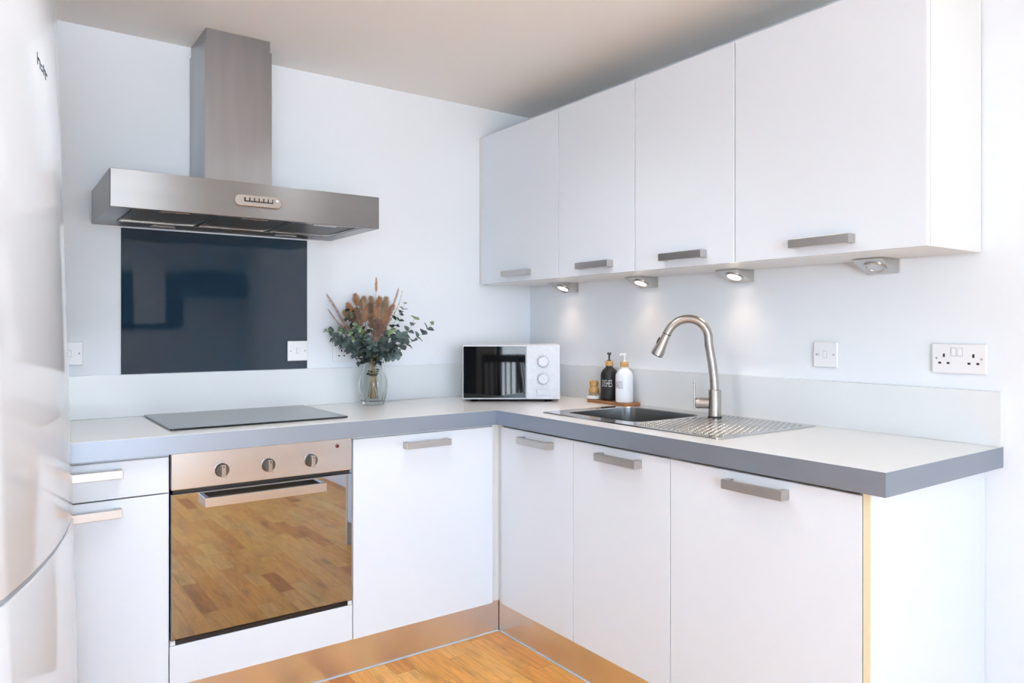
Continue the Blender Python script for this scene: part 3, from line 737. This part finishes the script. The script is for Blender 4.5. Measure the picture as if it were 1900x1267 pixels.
# ------------------------------------------------------------------ bouquet
PX = 434.0; Rv = Vector((math.cos(YAW), -math.sin(YAW), 0)); Fv = Vector((math.sin(YAW), math.cos(YAW), 0))
VC = Vector((VX, VY, 0))
def bpix(px, py, dep=0.):
    """offset of the bouquet: sideways and up as a viewer standing in the kitchen sees it, dep = away from the viewer"""
    v = VC+Rv*((px-687)/PX)+Fv*dep; v.z = WT+(749.5-py)/PX
    if v.y > -.03: v -= Fv*((v.y+.03)/Fv.y); 
    return v
r = thing('bouquet', 'bouquet of eucalyptus and dried bunny tail grass in glass vase', 'bouquet', (VX, VY, VZ+.02))
def leaf_mesh(ln, wd, cup=.25):
    b = B(); n = 7; L, C_, R2 = [], [], []
    for k in range(n+1):
        t = k/n; w = wd*.5*math.sin(PI*min(1, t**.85))**.75 if 0 < k < n else .0004
        z = -cup*ln*(t-.5)**2*1.2
        L.append(b.bm.verts.new((t*ln, w, z+w*.35))); C_.append(b.bm.verts.new((t*ln, 0, z))); R2.append(b.bm.verts.new((t*ln, -w, z+w*.35)))
    for k in range(n):
        b.bm.faces.new((C_[k], C_[k+1], L[k+1], L[k])); b.bm.faces.new((R2[k], R2[k+1], C_[k+1], C_[k]))
    bmesh.ops.recalc_face_normals(b.bm, faces=list(b.bm.faces))
    g = bmesh.ops.solidify(b.bm, geom=list(b.bm.faces), thickness=.0006)
    return finish(b.bm, 'leaf', 60)
LM = {}
for nm, m in (('leaf', 'leaf'), ('leaf_dark', 'leaf_dark'), ('leaf_pale', 'leaf_pale')):
    LM[nm] = leaf_mesh(1, .82 if nm != 'leaf_dark' else .62); LM[nm].materials.append(M[m])
def add_leaf(parent, pos, direc, size, m, roll=0.):
    o = bpy.data.objects.new('leaf', LM[m]); COL.objects.link(o); o.parent = parent
    d = direc.normalized(); q = d.to_track_quat('X', 'Z').to_matrix().to_4x4()
    w = Matrix.Translation(pos)@q@Matrix.Rotation(roll, 4, 'X')@Matrix.Scale(size, 4)
    o.matrix_basis = wmat(parent).inverted()@w
def bez(p0, p1, p2, n=10): return [p0*(1-t)**2+p1*2*t*(1-t)+p2*t*t for t in [k/n for k in range(n+1)]]
def euca(tip, dep, n, size, bend=(0, 0), pale_tip=True, start=.25, m='leaf', py0=672, thick=.0014):
    p0 = bpix(687+random.uniform(-8, 8), py0, random.uniform(-.012, .012)); p2 = bpix(*tip, dep)
    p1 = (p0+p2)/2+Rv*bend[0]/PX+Vector((0, 0, bend[1]/PX))
    if p1.y > -.03: p1.y = -.03
    pts = bez(p0, p1, p2, 12)
    s = obj('eucalyptus_stem', B().tube(pts, [thick*(1-.05*k) for k in range(13)], 6), 'stem', r)
    for k in range(n):
        t = start+(1-start)*k/max(1, n-1); i = min(11, int(t*12)); p = pts[i].lerp(pts[i+1], t*12-i); d = (pts[i+1]-pts[i]).normalized()
        side = d.cross(Fv).normalized(); rot = random.uniform(-.5, .5)+(PI/2 if k % 2 else 0)
        sv = Matrix.Rotation(rot, 3, d)@side
        sz = size*1.3*(1-.4*max(0, t-.35))*random.uniform(.85, 1.12)
        last = k >= n-1 and pale_tip
        for sg in (-1, 1):
            dv_ = sv*sg+d*random.uniform(.25, .6)
            q = p+dv_*sz
            if q.y > -.016: continue
            add_leaf(s, p, dv_, sz*(.75 if last else 1), 'leaf_pale' if last else m, random.uniform(-.9, .9))
    if pale_tip:
        for k in range(4): 
            dv_ = (pts[-1]-pts[-2]).normalized()+Vector((random.uniform(-1, 1), random.uniform(-1, .3), random.uniform(-1, 1)))*.6
            add_leaf(s, pts[-1], dv_, size*.38, 'leaf_pale', random.uniform(-1, 1))
    return s
# right-hand sprigs
euca((797, 600), -.02, 8, .029, (10, -14), True, .38)
euca((766, 590), -.03, 7, .030, (14, -16), True, .35)
euca((745, 562), .01, 6, .020, (12, -6), True, .55, thick=.0009)
euca((748, 622), -.06, 6, .036, (6, 6), False, .4)
euca((735, 655), -.05, 5, .034, (8, 14), False, .5, 'leaf')
# left-hand sprigs
euca((604, 613), -.03, 8, .032, (-6, 4), True, .4)
euca((620, 626), -.05, 7, .034, (-4, 8), False, .45)
euca((632, 612), -.07, 6, .033, (-8, 6), True, .4)
# front and middle
euca((662, 606), -.09, 6, .036, (-6, 4), True, .3)
euca((676, 618), -.10, 6, .036, (0, 0), True, .25)
euca((650, 635), -.09, 5, .040, (-4, 8), False, .4)
euca((702, 640), -.09, 5, .036, (4, 6), False, .35)
euca((722, 618), -.08, 6, .036, (6, 4), True, .35)
euca((690, 634), -.11, 5, .034, (0, 6), False, .4)
for k in range(14): euca((random.uniform(632, 738), random.uniform(575, 632)), random.uniform(-.05, .03), 6, .031, (0, 0), False, .25, 'leaf_dark')
for tp_ in ((664, 668), (712, 662), (655, 655), (676, 664), (700, 668)): euca(tp_, -.05, 3, .026, (0, 10), False, .4, 'leaf_dark', 678)
# pale young tips
for (px, py, dep) in ((655, 617, -.12), (661, 628, -.125), (730, 612, -.10), (724, 618, -.11), (612, 614, -.03), (634, 613, -.08), (653, 585, -.07), (672, 610, -.12)):
    c = bpix(px, py, dep); s = obj('young_tip', B().tube([c-Vector((0, 0, .012)), c], [.0012, .0008], 5), 'stem', r)
    for k in range(9):
        a = k*2.4; e_ = .15+.11*k
        add_leaf(s, c+Vector((0, 0, .0012*k)), Rv*math.cos(a)*(1.2-e_*.8)-Fv*(.5+.4*math.sin(a))+Vector((0, 0, math.sin(a)*.9)), .018-.0009*k, 'leaf_pale', random.uniform(-.6, .6))
# fluffy grass heads: core with hairs
def head(c, direc, ln, wd, m, hairs=150, hl=.012, lean_=1.2, name='grass_head'):
    d = direc.normalized(); u = d.orthogonal().normalized(); w = d.cross(u); b = B(); n = 7
    def rad(t): return wd*.5*(math.sin(PI*min(.97, max(.04, t**.8))))**.55
    b.tube([c+d*ln*(k/n-.5) for k in range(n+1)], [max(.0006, .40*rad(k/n)) for k in range(n+1)], 8)
    for i in range(hairs):
        t = random.random(); a = random.random()*2*PI; rr = rad(t)
        o = u*math.cos(a)+w*math.sin(a); p = c+d*ln*(t-.5)+o*rr*random.uniform(.2, .7)
        tipd = (o*random.uniform(.5, 1.2)+d*lean_*random.uniform(.3, 1.1)+Vector((random.gauss(0, .35), random.gauss(0, .35), random.gauss(0, .35)))).normalized(); q = p+tipd*hl*random.uniform(.6, 1.25); sdv = tipd.cross(o+Vector((.01, .02, .03))).normalized()*.00062
        if q.y > -.008: continue
        b.bm.faces.new([b.bm.verts.new(p-sdv), b.bm.verts.new(p+sdv), b.bm.verts.new(q)])
    return b
heads = [((693, 527), .0, 27, 9, 'fluff_orange', (0, 1)), ((658, 556), -.02, 34, 15, 'fluff_orange', (-.35, 1)), ((672, 562), -.03, 38, 20, 'fluff_tan', (-.1, 1)), ((684, 560), .0, 32, 16, 'fluff_tan', (0, 1)),
 ((699, 560), -.02, 30, 15, 'fluff_orange', (.05, 1)), ((712, 562), -.02, 34, 17, 'fluff_tan', (.25, 1)), ((647, 571), -.03, 30, 15, 'fluff_orange', (-.55, 1)), ((663, 580), -.05, 30, 18, 'fluff_brown', (-.3, 1)),
 ((677, 584), -.06, 38, 13, 'fluff_orange', (-.15, 1)), ((697, 580), -.05, 34, 17, 'fluff_orange', (.1, 1)), ((709, 584), -.05, 40, 18, 'fluff_tan', (.3, 1)), ((720, 576), -.03, 40, 15, 'fluff_orange', (.45, 1)),
 ((690, 598), -.07, 30, 15, 'fluff_brown', (0, 1)), ((703, 604), -.08, 40, 19, 'fluff_brown', (.25, 1)), ((713, 602), -.06, 44, 15, 'fluff_mauve', (.35, 1)), ((699, 622), -.09, 30, 15, 'fluff_mauve', (.2, 1)),
 ((652, 588), -.04, 26, 14, 'fluff_brown', (-.4, 1)), ((668, 596), -.07, 26, 15, 'fluff_brown', (-.2, 1)), ((716, 590), -.07, 36, 15, 'fluff_orange', (.4, 1)), ((684, 584), -.02, 30, 16, 'fluff_tan', (0, 1)), ((706, 612), -.095, 36, 15, 'fluff_brown', (.3, 1)), ((640, 583), -.02, 26, 12, 'fluff_tan', (-.6, 1)), ((686, 572), -.04, 28, 15, 'fluff_brown', (0, 1)), ((668, 566), .01, 30, 15, 'fluff_brown', (-.3, 1)), ((706, 570), .01, 34, 16, 'fluff_brown', (.2, 1))]
for (px, py), dep, ln, wd, m, dr in heads:
    c = bpix(px, py, dep); d = Rv*(dr[0]+(random.uniform(-.25, .25) if wd > 10 else 0))+Vector((0, 0, dr[1])); d.normalize()
    base = c-d*ln/PX*.48; p0 = bpix(687+random.uniform(-6, 6), 668, random.uniform(-.01, .01))
    s = obj('grass_stem', B().tube(bez(p0, (p0+base)/2+Vector((0, 0, .02)), base, 6), .0009, 5), 'straw', r)
    obj('grass_head', head(c, d, ln/PX*(.66 if wd > 10 else .95), wd/PX*(1.25 if wd > 10 else .9), m, 900 if wd > 10 else 500, .0115 if wd > 10 else .0045), m, s, smooth=0)
# long wispy plumes
def plume(tip, base, dep, m, wd, hairs, hl, bend=(0, 0)):
    p0, p2 = bpix(*base, dep), bpix(*tip, dep+.01); p1 = (p0+p2)/2+Rv*bend[0]/PX+Vector((0, 0, bend[1]/PX)); pts = bez(p0, p1, p2, 16)
    q0 = bpix(687, 668, 0)
    s = obj('plume_stem', B().tube([q0]+pts, [.001]+[.0009-.00004*k for k in range(17)], 5), 'straw', r)
    b = B()
    for i in range(hairs):
        t = random.random()**1.1; k = min(15, int(t*16)); p = pts[k].lerp(pts[k+1], t*16-k); d = (pts[k+1]-pts[k]).normalized()
        o = Vector((random.gauss(0, 1), random.gauss(0, 1), random.gauss(0, 1))); o = (o-d*o.dot(d)).normalized()
        w_ = wd*(1-t)**.6+.0008; p_ = p+o*w_*random.random(); q = p_+(d*1.6+o*.55).normalized()*hl*random.uniform(.5, 1.2)*(1-.4*t); sv = d.cross(o).normalized()*.0006
        if q.y > -.008: continue
        b.bm.faces.new([b.bm.verts.new(p_-sv), b.bm.verts.new(p_+sv), b.bm.verts.new(q)])
    obj('plume_hairs', b, m, s, smooth=0)
plume((607, 547), (654, 622), -.06, 'fluff_mauve', .012, 520, .026, (4, -6))
plume((609, 575), (645, 615), -.05, 'fluff_mauve', .007, 200, .022, (0, -6))
plume((738, 539), (702, 628), -.08, 'fluff_mauve', .010, 520, .026, (6, -4))
plume((743, 541), (716, 600), -.04, 'fluff_tan', .003, 140, .014, (6, -8))
# stems tied together inside the vase
for i in range(42):
    a = random.random()*2*PI; q = math.sqrt(random.random()); a2 = a+random.uniform(.6, 1.5)
    pts = [VC+Vector((.017*q*math.cos(a), .017*q*math.sin(a), VZ+.186)), VC+Vector((.014*q*math.cos(a+.3), .014*q*math.sin(a+.3), VZ+.150)), VC+Vector((.014*q*math.cos(a+.5), .014*q*math.sin(a+.5), VZ+.126)),
           VC+Vector((.020*q*math.cos(a+.8), .020*q*math.sin(a+.8), VZ+.085)), VC+Vector((.026*q*math.cos(a2), .026*q*math.sin(a2), VZ+.024+.012*random.random()))]
    obj('stalk', B().tube(pts, random.uniform(.0014, .0025), 6), random.choice(('straw', 'straw', 'straw_pale', 'stem', 'straw_pale', 'leaf_dark')), r)
for k in range(12):
    a = random.random()*2*PI; p = VC+Vector((.010*math.cos(a), .010*math.sin(a), VZ+random.uniform(.118, .150)))
    add_leaf(r, p, Vector((math.cos(a), math.sin(a), random.uniform(-.2, 1.2))), .020, random.choice(('leaf', 'leaf_dark', 'leaf_dark')), random.uniform(-1, 1))
obj('tie', B().lathe([(.0150, VZ+.121), (.0170, VZ+.123), (.0170, VZ+.129), (.0150, VZ+.131)], (VX, VY, 0), 20), 'leaf_dark', r)

# ------------------------------------------------------------------ behind the viewer, seen only as reflections
def chair(label, loc, rz):
    r = thing('dining_chair', label, 'chair', (*loc, 0), rz, 'dining chairs')
    obj('seat', B().box(-.21, .21, -.2, .2, .43, .46, .01), 'chair', r, world=False)
    for sx_ in (-1, 1):
        obj('leg', B().tube([(sx_*.18, -.17, .001), (sx_*.18, -.17, .43)], [.014, .018], 8), 'chair', r, world=False)
        obj('leg', B().tube([(sx_*.19, .22, .001), (sx_*.19, .19, .45), (sx_*.19, .21, .7), (sx_*.19, .26, .93)], [.015, .019, .018, .015], 8), 'chair', r, world=False)
    obj('top_rail', B().box(-.2, .2, .235, .265, .85, .94, .008), 'chair', r, world=False)
    for k in range(5): obj('back_slat', B().tube([(-.12+.06*k, .19, .461), (-.125+.0625*k, .245, .852)], .011, 6), 'chair', r, world=False)
chair('black slat-back dining chair by the window, reflected in the microwave', (-3.25, -4.2), 2.4)
chair('black slat-back dining chair nearer the far window corner, reflected in the microwave', (-3.05, -4.72), .5)
t = B()
for k in range(26):
    y_ = -5.14+k*.03; t.box(RX0+.02+(.018 if k % 2 else 0), RX0+.045+(.018 if k % 2 else 0), y_, y_+.03, .02, 2.28)
tag(obj('curtain', t, 'curtain'), 'dark curtain hanging in the far window corner', 'curtain')
bl = thing('window_blind', 'pale slatted blind drawn over the top of the far window', 'blind', (-2.7, RY0+.03, 2.2))
obj('head_rail', B().box(-4.12, -1.23, RY0+.004, RY0+.05, 2.24, 2.29, .003), 'blind', bl)
for k in range(9): obj('slat', B().box(-4.11, -1.24, RY0+.006, RY0+.046, 2.21-k*.045, 2.213-k*.045), 'blind', bl)
tag(obj('bright_patch_panel', B().box(-1.08, -.79, RY0+.0305, RY0+.05, 1.28, 1.94, .003), 'bright_patch'), 'pale panel added for a bright opening reflected in the splashback', 'picture')  # added panel, stands in for a bright opening mirrored in the splashback
tag(obj('wall_panel', B().box(-1.22, -.62, RY0+.0005, RY0+.03, 1.23, 1.80, .004), 'picture_dark'), 'dark picture panel on the far wall, reflected in the splashback', 'picture')
tag(obj('wall_shelf', B().box(-.60, -.03, RY0+.0005, RY0+.16, 1.56, 1.82, .004), 'picture_dark'), 'dark wall box beside the picture, reflected in the splashback', 'shelf')
